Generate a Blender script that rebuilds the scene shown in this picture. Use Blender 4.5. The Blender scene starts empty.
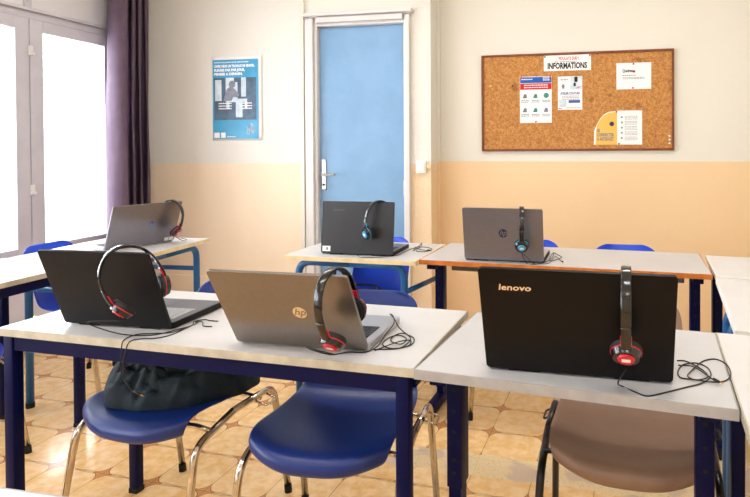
import bpy, bmesh, math, random
from mathutils import Vector, Matrix, noise
sc = bpy.context.scene
COL = sc.collection
rnd = random.Random(7)

# ------------------------------------------------------------------ camera, world, light, exposure
cam_d = bpy.data.cameras.new('camera'); cam = bpy.data.objects.new('camera', cam_d); COL.objects.link(cam)
cam_d.sensor_fit = 'HORIZONTAL'; cam_d.sensor_width = 36.0; cam_d.lens = 574.5 / 750 * 36.0
cam_d.shift_x = -(472.9 - 375) / 750; cam_d.shift_y = (155.5 - 248.5) / 750
cx_, cu_, cf_ = Vector((0.98060253, 0.19597052, -0.00377364)), Vector((0.00102517, 0.01412446, 0.99989972)), Vector((-0.19600417, 0.98050806, -0.01364958))
mw = Matrix.Identity(4)
for i in range(3):
    mw[i][0] = cx_[i]; mw[i][1] = cu_[i]; mw[i][2] = -cf_[i]
mw[2][3] = 1.28
cam.matrix_world = mw
cam_d.clip_start = .02
sc.camera = cam

w = bpy.data.worlds.new('daylight'); sc.world = w; w.use_nodes = True
w.node_tree.nodes['Background'].inputs[0].default_value = (.86, .93, 1, 1)
w.node_tree.nodes['Background'].inputs[1].default_value = 5.0

def area(name, loc, rot, sx, sy, power, color=(1, 1, 1)):
    l = bpy.data.lights.new(name, 'AREA'); l.shape = 'RECTANGLE'; l.size = sx; l.size_y = sy; l.energy = power; l.color = color
    o = bpy.data.objects.new(name, l); o.location = loc; o.rotation_euler = rot; COL.objects.link(o); return o
WINDOWS = [2.95, 1.35, -.25, -1.85]  # only the first is in view; the others are added to bring in light
for wy in WINDOWS:      # daylight falling through each window, the added unseen ones too
    area('window_daylight', (-3.62, wy, 1.35), (0, -math.pi / 2, 0), 1.5, 1.2, 95, (.88, .94, 1))
sc.view_settings.view_transform = 'Standard'; sc.view_settings.look = 'None'
sc.view_settings.gamma = 1; sc.view_settings.use_curve_mapping = False
sc.view_settings.exposure = -0.2
sc.cycles.use_denoising = True
sc.cycles.max_bounces = 8; sc.cycles.diffuse_bounces = 5

# ------------------------------------------------------------------ materials
def s2l(c):
    return tuple(((x / 12.92) if x <= .04045 else ((x + .055) / 1.055) ** 2.4) for x in c)
class NT:
    def __init__(s, m): s.t = m.node_tree; s.n = s.t.nodes; s.l = s.t.links
    def new(s, k, **kw):
        n = s.n.new(k)
        for a, b in kw.items(): setattr(n, a, b)
        return n
    def put(s, n, i, v):
        if hasattr(v, 'default_value') or isinstance(v, bpy.types.NodeSocket): s.l.new(v, n.inputs[i])
        else: n.inputs[i].default_value = v
    def m(s, op, a, b=0, c=None):
        n = s.new('ShaderNodeMath', operation=op); s.put(n, 0, a); s.put(n, 1, b)
        if c is not None: s.put(n, 2, c)
        return n.outputs[0]
    def mix(s, f, a, b):
        n = s.new('ShaderNodeMix', data_type='RGBA'); s.put(n, 0, f)
        for i, v in ((6, a), (7, b)):
            if isinstance(v, tuple): v = (*s2l(v[:3]), 1)
            s.put(n, i, v)
        return n.outputs[2]
    def noise(s, vec, scale, detail=3, rough=.5):
        n = s.new('ShaderNodeTexNoise'); n.inputs['Scale'].default_value = scale; n.inputs['Detail'].default_value = detail
        n.inputs['Roughness'].default_value = rough
        if vec is not None: s.l.new(vec, n.inputs['Vector'])
        return n.outputs[0]
    def ramp(s, f, lo, hi):
        n = s.new('ShaderNodeMapRange'); n.interpolation_type = 'SMOOTHSTEP'; s.put(n, 0, f); n.inputs[1].default_value = lo; n.inputs[2].default_value = hi
        return n.outputs[0]
    def coord(s, k='Object'): return s.new('ShaderNodeTexCoord').outputs[k]
    def bump(s, h, dist, strength=1):
        n = s.new('ShaderNodeBump'); n.inputs['Distance'].default_value = dist; n.inputs['Strength'].default_value = strength
        s.l.new(h, n.inputs['Height']); return n.outputs[0]
def mat(name, col=(.8, .8, .8), rough=.5, metal=0., var=0., scale=6., bump=0., bscale=60., coat=0., spec=None, trans=0., emit=None):
    m = bpy.data.materials.new(name); m.use_nodes = True; t = NT(m); b = m.node_tree.nodes['Principled BSDF']
    b.inputs['Base Color'].default_value = (*s2l(col), 1); b.inputs['Roughness'].default_value = rough; b.inputs['Metallic'].default_value = metal
    if coat: b.inputs['Coat Weight'].default_value = coat; b.inputs['Coat Roughness'].default_value = .15
    if spec is not None: b.inputs['Specular IOR Level'].default_value = spec
    if trans: b.inputs['Transmission Weight'].default_value = trans
    co = t.coord()
    if var:
        f = t.noise(co, scale, 4, .6)
        lo = tuple(max(0, c - var) for c in col); hi = tuple(min(1, c + var) for c in col)
        t.l.new(t.mix(t.ramp(f, .3, .7), lo, hi), b.inputs['Base Color'])
    if bump:
        t.l.new(t.bump(t.noise(co, bscale, 3, .6), bump), b.inputs['Normal'])
    if emit:
        b.inputs['Emission Color'].default_value = (*s2l(emit[0]), 1); b.inputs['Emission Strength'].default_value = emit[1]
    return m

def wall_material(name, upper, lower, zsplit, bump=.0015):
    m = mat(name, upper, .75); t = NT(m); b = m.node_tree.nodes['Principled BSDF']
    geo = t.new('ShaderNodeNewGeometry').outputs['Position']
    sep = t.new('ShaderNodeSeparateXYZ'); t.l.new(geo, sep.inputs[0])
    n1 = t.noise(geo, 1.3, 5, .6); n2 = t.noise(geo, 55, 4, .6)
    up = t.mix(n1, tuple(c - .015 for c in upper), tuple(min(1, c + .015) for c in upper))
    lw = t.mix(n1, tuple(c - .03 for c in lower), tuple(min(1, c + .025) for c in lower))
    edge = t.m('ADD', sep.outputs[2], t.m('MULTIPLY', t.m('SUBTRACT', t.noise(geo, 25), .5), .006))
    t.l.new(t.mix(t.m('GREATER_THAN', edge, zsplit), lw, up), b.inputs['Base Color'])
    t.l.new(t.bump(n2, bump), b.inputs['Normal'])
    return m

UP, LOW = (.89, .88, .85), (.94, .865, .76)
M = {}
M['wall'] = wall_material('painted plaster', UP, LOW, 1.168)
M['wall_rough'] = wall_material('rough painted plaster', UP, (.93, .83, .69), 1.168, .006)
M['wall_right'] = wall_material('painted plaster ochre', (.89, .875, .83), (.93, .81, .64), 1.18)
M['wall_side'] = mat('white plaster', (.86, .85, .86), .7, var=.01, scale=2, bump=.001)
M['ceiling'] = mat('ceiling paint', (.92, .91, .89), .85)
M['trim'] = mat('cream gloss paint', (.87, .86, .815), .35, var=.01)
M['door_frame'] = mat('white gloss paint', (.86, .85, .845), .35, var=.01)
M['door'] = mat('blue door paint', (.48, .64, .79), .42, var=.02, scale=3, bump=.0004)
M['steel'] = mat('brushed steel', (.72, .72, .72), .3, 1., var=.03, scale=30)
M['chrome'] = mat('worn chrome tube', (.80, .76, .70), .16, 1., var=.05, scale=25)
M['win_paint'] = mat('window paint', (.76, .75, .78), .4, var=.015)
M['slat'] = mat('blind slats', (.96, .96, .96), .5)
M['navy'] = mat('navy powder coat', (.0, .025, .235), .42, scale=20, spec=.15)
M['cobalt'] = mat('light blue powder coat', (.04, .38, .64), .35, var=.02, scale=20, coat=.2)
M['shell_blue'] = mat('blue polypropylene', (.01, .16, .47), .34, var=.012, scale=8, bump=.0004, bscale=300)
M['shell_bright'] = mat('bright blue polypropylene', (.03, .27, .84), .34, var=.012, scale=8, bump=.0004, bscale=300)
M['shell_brown'] = mat('brown polypropylene', (.55, .44, .37), .36, var=.015, scale=8, bump=.0004, bscale=300)
M['black_tube'] = mat('black tube', (.06, .06, .07), .3)
M['top_cream'] = mat('cream laminate', (.79, .785, .785), .33, var=.012, scale=5)
M['top_grey'] = mat('grey laminate', (.755, .755, .765), .33, var=.01, scale=5)
M['top_white'] = mat('white laminate', (.83, .83, .835), .33, var=.008, scale=5)
M['edge_cream'] = mat('worn cream edge', (.72, .69, .62), .5, var=.05, scale=14)
M['edge_grey'] = mat('grey edge', (.62, .61, .61), .5, var=.03, scale=14)
M['edge_pale'] = mat('pale wood edge', (.90, .82, .64), .5, var=.04, scale=14)
M['edge_wood'] = mat('varnished wood edge', (.78, .45, .17), .4, var=.06, scale=16)
M['edge_white'] = mat('white edge', (.93, .93, .91), .5)
M['rubber'] = mat('black rubber', (.05, .05, .055), .7)
M['hole'] = mat('dark hole', (.02, .02, .04), .8)
M['lid_black'] = mat('black textured plastic', (.05, .05, .07), .5, spec=.22, var=.01, scale=200, bump=.0002, bscale=500)
M['lid_dark'] = mat('matt black plastic', (.04, .032, .036), .45, spec=.2, bump=.0002, bscale=500)
M['lid_charcoal'] = mat('charcoal plastic', (.12, .12, .135), .42, bump=.0002, bscale=500)
M['lid_silver'] = mat('silver plastic', (.55, .54, .57), .33, .75, var=.01, scale=100)
M['lid_bronze'] = mat('pale gold aluminium', (.55, .52, .50), .30, .85, var=.01, scale=100)
M['deck_silver'] = mat('silver deck', (.72, .71, .72), .35, .6)
M['deck_grey'] = mat('grey deck', (.42, .42, .44), .4, .3)
M['key'] = mat('black keys', (.07, .07, .075), .5)
M['key_grey'] = mat('silver keys', (.62, .62, .63), .45)
M['screen'] = mat('dark screen', (.02, .02, .025), .12)
M['ph_black'] = mat('glossy black plastic', (.03, .03, .035), .18, coat=.4)
M['ph_pad'] = mat('black padding', (.055, .055, .06), .6, bump=.0006, bscale=200)
M['ph_red'] = mat('red plastic', (.80, .05, .18), .35)
M['ph_blue'] = mat('sky blue plastic', (.20, .66, .88), .35)
M['cable'] = mat('black cable', (.04, .04, .045), .45)
M['brass'] = mat('gold jack', (.85, .65, .3), .25, 1.)
M['paper'] = mat('white paper', (.94, .94, .94), .7)
M['ink'] = mat('black ink', (.06, .06, .07), .7)
M['ink_grey'] = mat('grey ink', (.50, .52, .55), .7)
M['ink_red'] = mat('red ink', (.80, .12, .15), .7)
M['ink_blue'] = mat('blue ink', (.08, .36, .70), .7)
M['ink_indigo'] = mat('indigo ink', (.25, .36, .62), .7)
M['ink_green'] = mat('teal ink', (.24, .56, .50), .7)
M['ink_yellow'] = mat('yellow ink', (.93, .74, .36), .7)
M['poster_blue'] = mat('poster blue', (.20, .60, .78), .35, var=.03, scale=6)
M['poster_dark'] = mat('poster slate', (.23, .34, .44), .4, var=.06, scale=14)
M['poster_pale'] = mat('poster pale', (.78, .84, .88), .4, var=.06, scale=14)
M['poster_mid'] = mat('poster grey', (.48, .50, .56), .4, var=.05, scale=20)
M['gold_logo'] = mat('gold logo', (.93, .82, .62), .35, .3)
M['blue_logo'] = mat('navy logo', (.13, .17, .33), .3)
M['shiny_logo'] = mat('mirror blue logo', (.42, .55, .85), .2, .6)
M['cream_logo'] = mat('cream logo', (.95, .84, .70), .3, .3)
M['dull_logo'] = mat('dull grey logo', (.36, .36, .38), .3, .3)
M['jacket'] = mat('dark teal cloth', (.02, .12, .18), .6, var=.025, spec=.35, scale=12, bump=.001, bscale=180)
M['bag'] = mat('black cloth', (.035, .035, .05), .6, bump=.001, bscale=150)
M['switch'] = mat('white switch', (.93, .92, .90), .35)
M['pin_red'] = mat('red pin', (.82, .10, .25), .3)
M['pin_green'] = mat('green pin', (.1, .5, .25), .3)
M['pin_yellow'] = mat('yellow pin', (.95, .8, .1), .3)
M['pin_dark'] = mat('dark blue pin', (.12, .14, .25), .3)
M['pin_white'] = mat('white pin', (.93, .93, .90), .3)
M['lamp_body'] = mat('lamp body', (.9, .9, .9), .5)
M['tube_light'] = mat('lit tube', (1, 1, 1), .5, emit=((1, .96, .9), 5.0))

def curtain_material():
    m = mat('purple curtain cloth', (.44, .36, .43), .85, var=.02, scale=10); t = NT(m)
    nt = m.node_tree; b = nt.nodes['Principled BSDF']; out = nt.nodes['Material Output']
    tr = t.new('ShaderNodeBsdfTranslucent'); tr.inputs[0].default_value = (*s2l((.62, .52, .62)), 1)
    mx = t.new('ShaderNodeMixShader'); mx.inputs[0].default_value = .35
    t.l.new(b.outputs[0], mx.inputs[1]); t.l.new(tr.outputs[0], mx.inputs[2]); t.l.new(mx.outputs[0], out.inputs[0])
    return m
M['curtain'] = curtain_material()
def glass_material():
    m = bpy.data.materials.new('window glass'); m.use_nodes = True; t = NT(m); nt = m.node_tree
    out = nt.nodes['Material Output']; nt.nodes.remove(nt.nodes['Principled BSDF'])
    a = t.new('ShaderNodeBsdfTransparent'); g = t.new('ShaderNodeBsdfGlossy'); g.inputs['Roughness'].default_value = .02
    mx = t.new('ShaderNodeMixShader'); mx.inputs[0].default_value = .06; t.l.new(a.outputs[0], mx.inputs[1]); t.l.new(g.outputs[0], mx.inputs[2])
    t.l.new(mx.outputs[0], out.inputs[0]); return m
M['glass'] = glass_material()
def cork_material():
    m = mat('cork', (.76, .52, .30), .85); t = NT(m); b = m.node_tree.nodes['Principled BSDF']; co = t.coord()
    g = t.m('ADD', t.m('MULTIPLY', t.noise(co, 170, 5, .7), .6), t.m('MULTIPLY', t.noise(co, 48, 4, .7), .4)); base = t.mix(t.ramp(g, .28, .72), (.52, .30, .12), (.88, .64, .36))
    sp = t.ramp(t.noise(co, 13, 2, .4), .68, .74)
    t.l.new(t.mix(t.m('MULTIPLY', sp, .6), base, (.52, .30, .15)), b.inputs['Base Color'])
    t.l.new(t.bump(g, .001), b.inputs['Normal']); return m
M['cork'] = cork_material()
M['board_frame'] = mat('dark varnished wood', (.48, .24, .10), .4, var=.04, scale=20)

def floor_material():
    m = mat('patterned tile', (.9, .7, .5), .2); t = NT(m); b = m.node_tree.nodes['Principled BSDF']
    geo = t.new('ShaderNodeNewGeometry').outputs['Position']
    mp = t.new('ShaderNodeMapping', vector_type='TEXTURE'); mp.inputs['Location'].default_value = (-.4274, 2.5405, 0)
    mp.inputs['Rotation'].default_value = (0, 0, -.0584); mp.inputs['Scale'].default_value = (.2353, .2353, 1)
    t.l.new(geo, mp.inputs[0]); sp = t.new('ShaderNodeSeparateXYZ'); t.l.new(mp.outputs[0], sp.inputs[0])
    def tri(v): return t.m('ABSOLUTE', t.m('SUBTRACT', v, t.m('ROUND', v)))      # 0 at grid lines .. .5 at centre
    a, c = tri(sp.outputs[0]), tri(sp.outputs[1])
    # concave star at every tile corner
    r = t.m('ADD', t.m('SQRT', a), t.m('SQRT', c))
    star = t.m('LESS_THAN', r, .54); star_in = t.m('LESS_THAN', r, .50)
    # printed curved line running from star to star (bows away from the joint)
    bow = t.m('MULTIPLY', t.m('MULTIPLY', a, t.m('SUBTRACT', .5, a)), .36)
    arc = t.m('LESS_THAN', t.m('ABSOLUTE', t.m('SUBTRACT', c, t.m('ADD', bow, .008))), .007)
    bow2 = t.m('MULTIPLY', t.m('MULTIPLY', c, t.m('SUBTRACT', .5, c)), .0)
    joint = t.m('LESS_THAN', t.m('MINIMUM', a, c), .006)
    n_big = t.noise(geo, 22, 4, .65); n_sm = t.noise(geo, 6, 3, .6)
    tile = t.mix(t.ramp(n_big, .35, .66), (.91, .72, .46), (.965, .82, .60))
    tile = t.mix(t.m('MULTIPLY', t.ramp(n_sm, .4, .7), .35), tile, (.96, .86, .70))
    tile = t.mix(t.m('MULTIPLY', arc, .6), tile, (.60, .33, .16))
    tile = t.mix(star, tile, (.58, .35, .19)); tile = t.mix(star_in, tile, (.82, .57, .34))
    tile = t.mix(t.m('MULTIPLY', joint, .75), tile, (.52, .40, .30))
    # repaired strip without tiles (x, y in metres)
    s2 = t.new('ShaderNodeSeparateXYZ'); t.l.new(geo, s2.inputs[0])
    wob = t.m('MULTIPLY', t.m('SUBTRACT', t.noise(geo, 14, 5, .7), .5), .09)
    yy = t.m('ADD', t.m('ADD', s2.outputs[1], t.m('MULTIPLY', s2.outputs[0], .05)), wob)
    strip = t.m('MULTIPLY', t.m('MULTIPLY', t.m('GREATER_THAN', yy, 2.165), t.m('LESS_THAN', yy, 2.318)), t.m('GREATER_THAN', s2.outputs[0], -1.1))
    right = t.m('MULTIPLY', t.m('GREATER_THAN', t.m('ADD', s2.outputs[0], wob), -.16), t.m('GREATER_THAN', yy, 2.17))
    band2 = t.m('GREATER_THAN', t.m('ADD', s2.outputs[0], wob), .36)
    patch = t.m('MAXIMUM', t.m('MAXIMUM', strip, right), band2)
    speck = t.ramp(t.noise(geo, 120, 3, .8), .30, .46)
    patchc = t.mix(speck, (.55, .44, .30), (.90, .80, .62))
    cement = t.ramp(t.noise(geo, 5.5, 2, .5), .53, .58)
    patchc = t.mix(t.m('MULTIPLY', cement, .8), patchc, (.78, .69, .61))
    colr = t.mix(patch, tile, patchc)
    t.l.new(colr, b.inputs['Base Color'])
    t.l.new(t.m('ADD', t.m('MULTIPLY', patch, .4), t.m('ADD', .11, t.m('MULTIPLY', n_sm, .10))), b.inputs['Roughness'])
    h = t.m('SUBTRACT', t.m('MULTIPLY', t.noise(geo, 7, 3, .5), .5), t.m('MULTIPLY', joint, .4))
    t.l.new(t.bump(h, .004), b.inputs['Normal'])
    return m
M['floor'] = floor_material()

# ------------------------------------------------------------------ mesh helpers
def obj(name, bm, m, parent=None, smooth=False, loc=None, rot=None, auto=None):
    me = bpy.data.meshes.new(name); bmesh.ops.recalc_face_normals(bm, faces=bm.faces); bm.to_mesh(me); bm.free()
    ms = m if isinstance(m, (list, tuple)) else [m]
    for x in ms: me.materials.append(M[x])
    if smooth:
        for p in me.polygons: p.use_smooth = True
    if auto is not None:
        me.polygons.foreach_set('use_smooth', [True] * len(me.polygons)); me.update()
        me.set_sharp_from_angle(angle=math.radians(auto))
    o = bpy.data.objects.new(name, me); COL.objects.link(o)
    if parent: o.parent = parent
    if loc: o.location = loc
    if rot: o.rotation_euler = rot
    return o
def tag(o, label=None, cat=None, group=None, kind=None):
    if label: o['label'] = label
    if cat: o['category'] = cat
    if group: o['group'] = group
    if kind: o['kind'] = kind
    return o
def empty(name, loc, rz=0, parent=None):
    o = bpy.data.objects.new(name, None); o.empty_display_size = .05; COL.objects.link(o); o.location = loc; o.rotation_euler = (0, 0, rz)
    if parent: o.parent = parent
    return o
def struct(name, bm, m, parent=None, **k):
    o = obj(name, bm, m, parent, **k)
    if not parent: o['kind'] = 'structure'
    return o
def copy_tree(o, parent=None):
    c = o.copy(); COL.objects.link(c); c.parent = parent
    for ch in list(o.children):
        if not ch.name.startswith('cable'): copy_tree(ch, c)
    return c
def box(bm, x0, x1, y0, y1, z0, z1, mt=None, bev=0):
    r = bmesh.ops.create_cube(bm, size=1)
    vs = r['verts']
    for v in vs:
        v.co = Vector(((x0 + x1) / 2 + v.co.x * (x1 - x0), (y0 + y1) / 2 + v.co.y * (y1 - y0), (z0 + z1) / 2 + v.co.z * (z1 - z0)))
    if bev:
        es = list({e for v in vs for e in v.link_edges})
        r2 = bmesh.ops.bevel(bm, geom=es, offset=bev, segments=2, affect='EDGES', profile=.5)
        vs = list({v for f in r2['faces'] for v in f.verts} | {v for v in vs if v.is_valid})
    if mt is not None:
        for v in vs: v.co = mt @ v.co
    return vs
def B(*a, **k):
    bm = bmesh.new(); box(bm, *a, **k); return bm
def fillet(pts, r, n=5, closed=False):
    pts = [Vector(p) for p in pts]; out = []; N = len(pts)
    for i, p in enumerate(pts):
        if not closed and i in (0, N - 1): out.append(p); continue
        a, b = pts[i - 1], pts[(i + 1) % N]; da, db = (a - p), (b - p)
        rr = min(r, da.length * .49, db.length * .49); s, e = p + da.normalized() * rr, p + db.normalized() * rr
        for k in range(n + 1):
            t = k / n; out.append(s * (1 - t) ** 2 + p * 2 * t * (1 - t) + e * t * t)
    return out
def smooth_path(pts, n=6):
    P = [Vector(p) for p in pts]; P = [P[0] * 2 - P[1]] + P + [P[-1] * 2 - P[-2]]; out = []
    for i in range(1, len(P) - 2):
        for k in range(n):
            t = k / n; a, b, c, d = P[i - 1], P[i], P[i + 1], P[i + 2]
            out.append(.5 * ((2 * b) + (c - a) * t + (2 * a - 5 * b + 4 * c - d) * t * t + (3 * b - a - 3 * c + d) * t ** 3))
    out.append(P[-2]); return out
def tube(bm, pts, r, seg=10, cap=True):
    pts = [Vector(p) for p in pts]; rings = []; N = len(pts); nrm = None
    for i, p in enumerate(pts):
        d = (pts[min(i + 1, N - 1)] - pts[max(i - 1, 0)]).normalized()
        if nrm is None: nrm = d.orthogonal().normalized()
        nrm = (nrm - d * nrm.dot(d)).normalized(); bn = d.cross(nrm)
        rings.append([bm.verts.new(p + (nrm * math.cos(2 * math.pi * k / seg) + bn * math.sin(2 * math.pi * k / seg)) * r) for k in range(seg)])
    for a, b in zip(rings, rings[1:]):
        for k in range(seg): bm.faces.new((a[k], a[(k + 1) % seg], b[(k + 1) % seg], b[k]))
    if cap: bm.faces.new(rings[0][::-1]); bm.faces.new(rings[-1])
def T(pts, r, seg=10):
    bm = bmesh.new(); tube(bm, pts, r, seg); return bm
def disc(bm, c, axis, r, h, seg=24, r2=None):
    q = Vector((0, 0, 1)).rotation_difference(Vector(axis).normalized()).to_matrix().to_4x4()
    bmesh.ops.create_cone(bm, cap_ends=True, segments=seg, radius1=r, radius2=r if r2 is None else r2, depth=h, matrix=Matrix.Translation(c) @ q)
def rounded_slab(bm, w, d, r, z0, z1, x0=0, y0=0, n=5, mt=None):
    """slab in XY from (x0,y0), rounded corners, z0..z1"""
    pts = fillet([(x0, y0, 0), (x0 + w, y0, 0), (x0 + w, y0 + d, 0), (x0, y0 + d, 0)], r, n, True)
    lo = [bm.verts.new((p.x, p.y, z0)) for p in pts]; hi = [bm.verts.new((p.x, p.y, z1)) for p in pts]
    bm.faces.new(lo[::-1]); bm.faces.new(hi)
    for i in range(len(pts)):
        j = (i + 1) % len(pts); bm.faces.new((lo[i], lo[j], hi[j], hi[i]))
    if mt is not None:
        for v in lo + hi: v.co = mt @ v.co
def text(name, body, size, m, parent, loc, rot=(math.pi / 2, 0, 0), width=None, shear=0, bold=0., depth=.0002, align='LEFT'):
    cu = bpy.data.curves.new(name, 'FONT'); cu.body = body; cu.size = size; cu.shear = shear; cu.offset = bold; cu.extrude = depth
    cu.align_x = align; cu.resolution_u = 2
    o = bpy.data.objects.new(name, cu); COL.objects.link(o)
    dg = bpy.context.evaluated_depsgraph_get(); dg.update(); me = bpy.data.meshes.new_from_object(o.evaluated_get(dg))
    COL.objects.unlink(o); bpy.data.objects.remove(o); me.materials.clear(); me.materials.append(M[m]); me.name = name
    if width and len(me.vertices):
        xs = [v.co.x for v in me.vertices]; k = width / (max(xs) - min(xs))
        for v in me.vertices: v.co.x *= k
    t = bpy.data.objects.new(name, me); COL.objects.link(t); t.parent = parent; t.location = loc; t.rotation_euler = rot
    return t

# ------------------------------------------------------------------ room shell
YB, YR, XL, XR, YF, ZC = 3.93, 4.13, -3.4, 2.7, -3.2, 3.0
struct('floor', B(XL - .4, XR + .2, YF - .2, YR + .3, -.1, 0), 'floor')
struct('ceiling', B(XL - .3, XR + .2, YF - .2, YR + .3, ZC, ZC + .1), 'ceiling')
bm = bmesh.new(); box(bm, XL - .25, -1.95, YB, YB + .4, 0, ZC); box(bm, -1.95, -1.285, YB, YB + .4, 2.175, ZC)
struct('wall_back', bm, 'wall')
struct('wall_pier', B(-1.285, -1.088, YB, YB + .4, 0, ZC), 'wall_rough')
struct('wall_alcove', B(-1.088, XR + .2, YR, YR + .2, 0, ZC), 'wall_right')
struct('wall_right', B(XR, XR + .2, YF - .2, YR, 0, ZC), 'wall')
struct('wall_front', B(XL - .25, XR, YF - .2, YF, 0, ZC), 'wall')
bm = bmesh.new()
box(bm, XL - .25, XL, YF, YB, 0, .60); box(bm, XL - .25, XL, YF, YB, 2.14, ZC)
ys = sorted(WINDOWS); prev = YF
for wy in ys:
    box(bm, XL - .25, XL, prev, wy - .615, .60, 2.14); prev = wy + .615
box(bm, XL - .25, XL, prev, YB, .60, 2.14)
struct('wall_left', bm, 'wall_side')
bm = bmesh.new(); box(bm, XL, -1.97, YB - .018, YB, 0, .30); struct('baseboard_back', bm, 'wall')
struct('baseboard_left', B(XL, XL + .012, YF, YB - .02, 0, .09), 'win_paint')
# vertical cover strip left of the door, full height
struct('trim_1', B(-2.075, -2.046, YB - .028, YB, 0, ZC, bev=.003), 'trim')
struct('trim_2', B(-1.088, -1.066, YR - .03, YR, 0, ZC), 'wall_right')
# header panel above the windows with its ledge and mullions
bm = bmesh.new(); box(bm, XL, XL + .035, YF + .3, 3.60, 2.135, 2.155, bev=.004)
for wy in WINDOWS: box(bm, XL, XL + .02, wy - .02, wy + .02, 2.155, 2.95)
struct('trim_3', bm, 'win_paint')

# ------------------------------------------------------------------ windows
def make_window(i, wy):
    root = empty('window_%d' % i, (XL, wy, .60)); root['kind'] = 'structure'
    bm = bmesh.new()       # outer frame (local: x into room, y along wall, z up from sill)
    box(bm, -.10, .012, -.615, .615, 1.49, 1.54); box(bm, -.10, .012, -.615, .615, 0, .02)
    box(bm, -.10, .012, -.615, -.595, .02, 1.49); box(bm, -.10, .012, .595, .615, .02, 1.49)
    obj('window_frame', bm, 'win_paint', root)
    obj('window_sill', B(-.02, .05, -.63, .63, -.025, .0, bev=.004), 'win_paint', root)
    for s in (-1, 1):
        a, b = (.003, .593) if s > 0 else (-.593, -.003)
        ga, gb = (a + .088, b - .03) if s > 0 else (a + .03, b - .088)
        bm = bmesh.new()
        box(bm, -.04, .022, a, ga, .022, 1.487, bev=.003); box(bm, -.04, .022, gb, b, .022, 1.487, bev=.003)
        box(bm, -.04, .022, ga, gb, .022, .075, bev=.003); box(bm, -.04, .022, ga, gb, 1.413, 1.487, bev=.003)
        sash = obj('sash', bm, 'win_paint', root)
        obj('glass', B(-.012, -.008, ga, gb, .075, 1.413), 'glass', sash)
    bm = bmesh.new()
    for k in range(41): box(bm, -.165, -.125, -.60, .60, .03 + k * .0365, .032 + k * .0365)
    obj('blind_slats', bm, 'slat', root)
    for z in (1.29, .43):
        bm = bmesh.new(); box(bm, .022, .034, -.016, .016, z - .03, z + .03, bev=.003); box(bm, .03, .055, -.008, .008, z - .03, z - .012, bev=.003)
        obj('window_latch', bm, 'door_frame', root)
    return root
for i, wy in enumerate(WINDOWS): make_window(i + 1, wy)  # unseen windows after the first are copies added for their daylight

# ------------------------------------------------------------------ door
door = empty('door_1', (-1.948, YB, 0)); door['kind'] = 'structure'
W, H = .662, 2.173
obj('door_leaf', B(.003, W - .003, .03, .07, .008, H - .004, bev=.002), 'door', door)
bm = bmesh.new()
for a, b, y0 in ((-.092, -.055, -.022), (-.055, -.022, -.036), (-.022, 0, -.010)):
    box(bm, a, b, y0, .0, 0, H - a, bev=.004)
for a, b, y0 in ((0, .018, -.010), (.018, .05, -.036)):
    box(bm, W + a, W + b, y0, .0, 0, H + b, bev=.004)
for a, b, y0 in ((0, .022, -.010), (.022, .06, -.036)):
    box(bm, -.0, W, y0, 0, H + a, H + b, bev=.003)
box(bm, -.095, W + .075, -.06, 0, H + .066, H + .09, bev=.004)
box(bm, -.092, W + .05, -.022, 0, H + .06, H + .066)
box(bm, -.004, .0, 0, .1, 0, H); box(bm, W, W + .004, 0, .1, 0, H); box(bm, 0, W, 0, .1, H, H + .004)
obj('door_frame', bm, 'door_frame', door)
bm = bmesh.new(); box(bm, .012, .052, .022, .03, .97, 1.20, bev=.006)
hd = obj('handle_plate', bm, 'steel', door)
bm = bmesh.new(); tube(bm, fillet([(.032, .022, 1.085), (.032, -.03, 1.085), (.145, -.035, 1.088)], .015), .0085, 12)
disc(bm, (.032, .016, 1.085), (0, 1, 0), .014, .014)
obj('door_handle', bm, 'steel', hd)
bm = bmesh.new(); disc(bm, (.032, .021, 1.01), (0, 1, 0), .008, .004); obj('keyhole', bm, 'hole', hd)
for z in (2.0, .99, .3):
    bm = bmesh.new(); disc(bm, (W - .002, .012, z), (0, 0, 1), .009, .11, 12); obj('hinge', bm, 'steel', door)

# light switch with its trunking
sw = tag(empty('light_switch', (-1.155, YB, 1.144)), 'white square light switch on the rough plaster beside the blue door', 'switch')
obj('back_plate', B(-.036, .036, -.022, 0, -.045, .045, bev=.005), 'switch', sw)
obj('rocker', B(-.024, .024, -.029, -.022, -.03, .03, bev=.003), 'switch', sw)
cd = obj('cable_trunking', B(-1.118, -1.084, YB - .016, YB, 1.135, 1.162, bev=.002), 'edge_pale'); tag(cd, 'short cream cable trunking running from the light switch to the wall corner', 'trunking')

# ------------------------------------------------------------------ curtain
plan = [(-3.30, 3.442), (-3.24, 3.40), (-3.17, 3.385), (-3.125, 3.41), (-3.14, 3.45), (-3.20, 3.51), (-3.29, 3.63), (-3.27, 3.63), (-3.20, 3.556), (-3.19, 3.575), (-3.29, 3.70), (-3.27, 3.70),
        (-3.20, 3.625), (-3.195, 3.64), (-3.29, 3.76), (-3.27, 3.765), (-3.22, 3.72), (-3.23, 3.75), (-3.31, 3.85)]
pp = smooth_path([(x, y, 0) for x, y in plan], 4)
bm = bmesh.new(); rows = []
for k in range(40):
    z = .06 + (2.62 - .06) * k / 39; row = []
    for i, p in enumerate(pp):
        f = i / (len(pp) - 1); s = 1 - .10 * (z / 2.6)
        wv = .012 * math.sin(z * 3.1 + i * .35) * (1 - z / 3.2) + .006 * noise.noise(Vector((i * .2, z * 3, 0)))
        row.append(bm.verts.new((p.x * 1 + wv, p.y + .05 * (z / 2.6 - .5) * (1 - f), z)))
    rows.append(row)
for a, b in zip(rows, rows[1:]):
    for i in range(len(pp) - 1): bm.faces.new((a[i], a[i + 1], b[i + 1], b[i]))
cur = tag(empty('curtain', (0, 0, 0)), 'purple full length curtain gathered in folds beside the window', 'curtain')
oc = obj('curtain_cloth', bm, 'curtain', cur, smooth=True)
md = oc.modifiers.new('thick', 'SOLIDIFY'); md.thickness = .002
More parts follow.
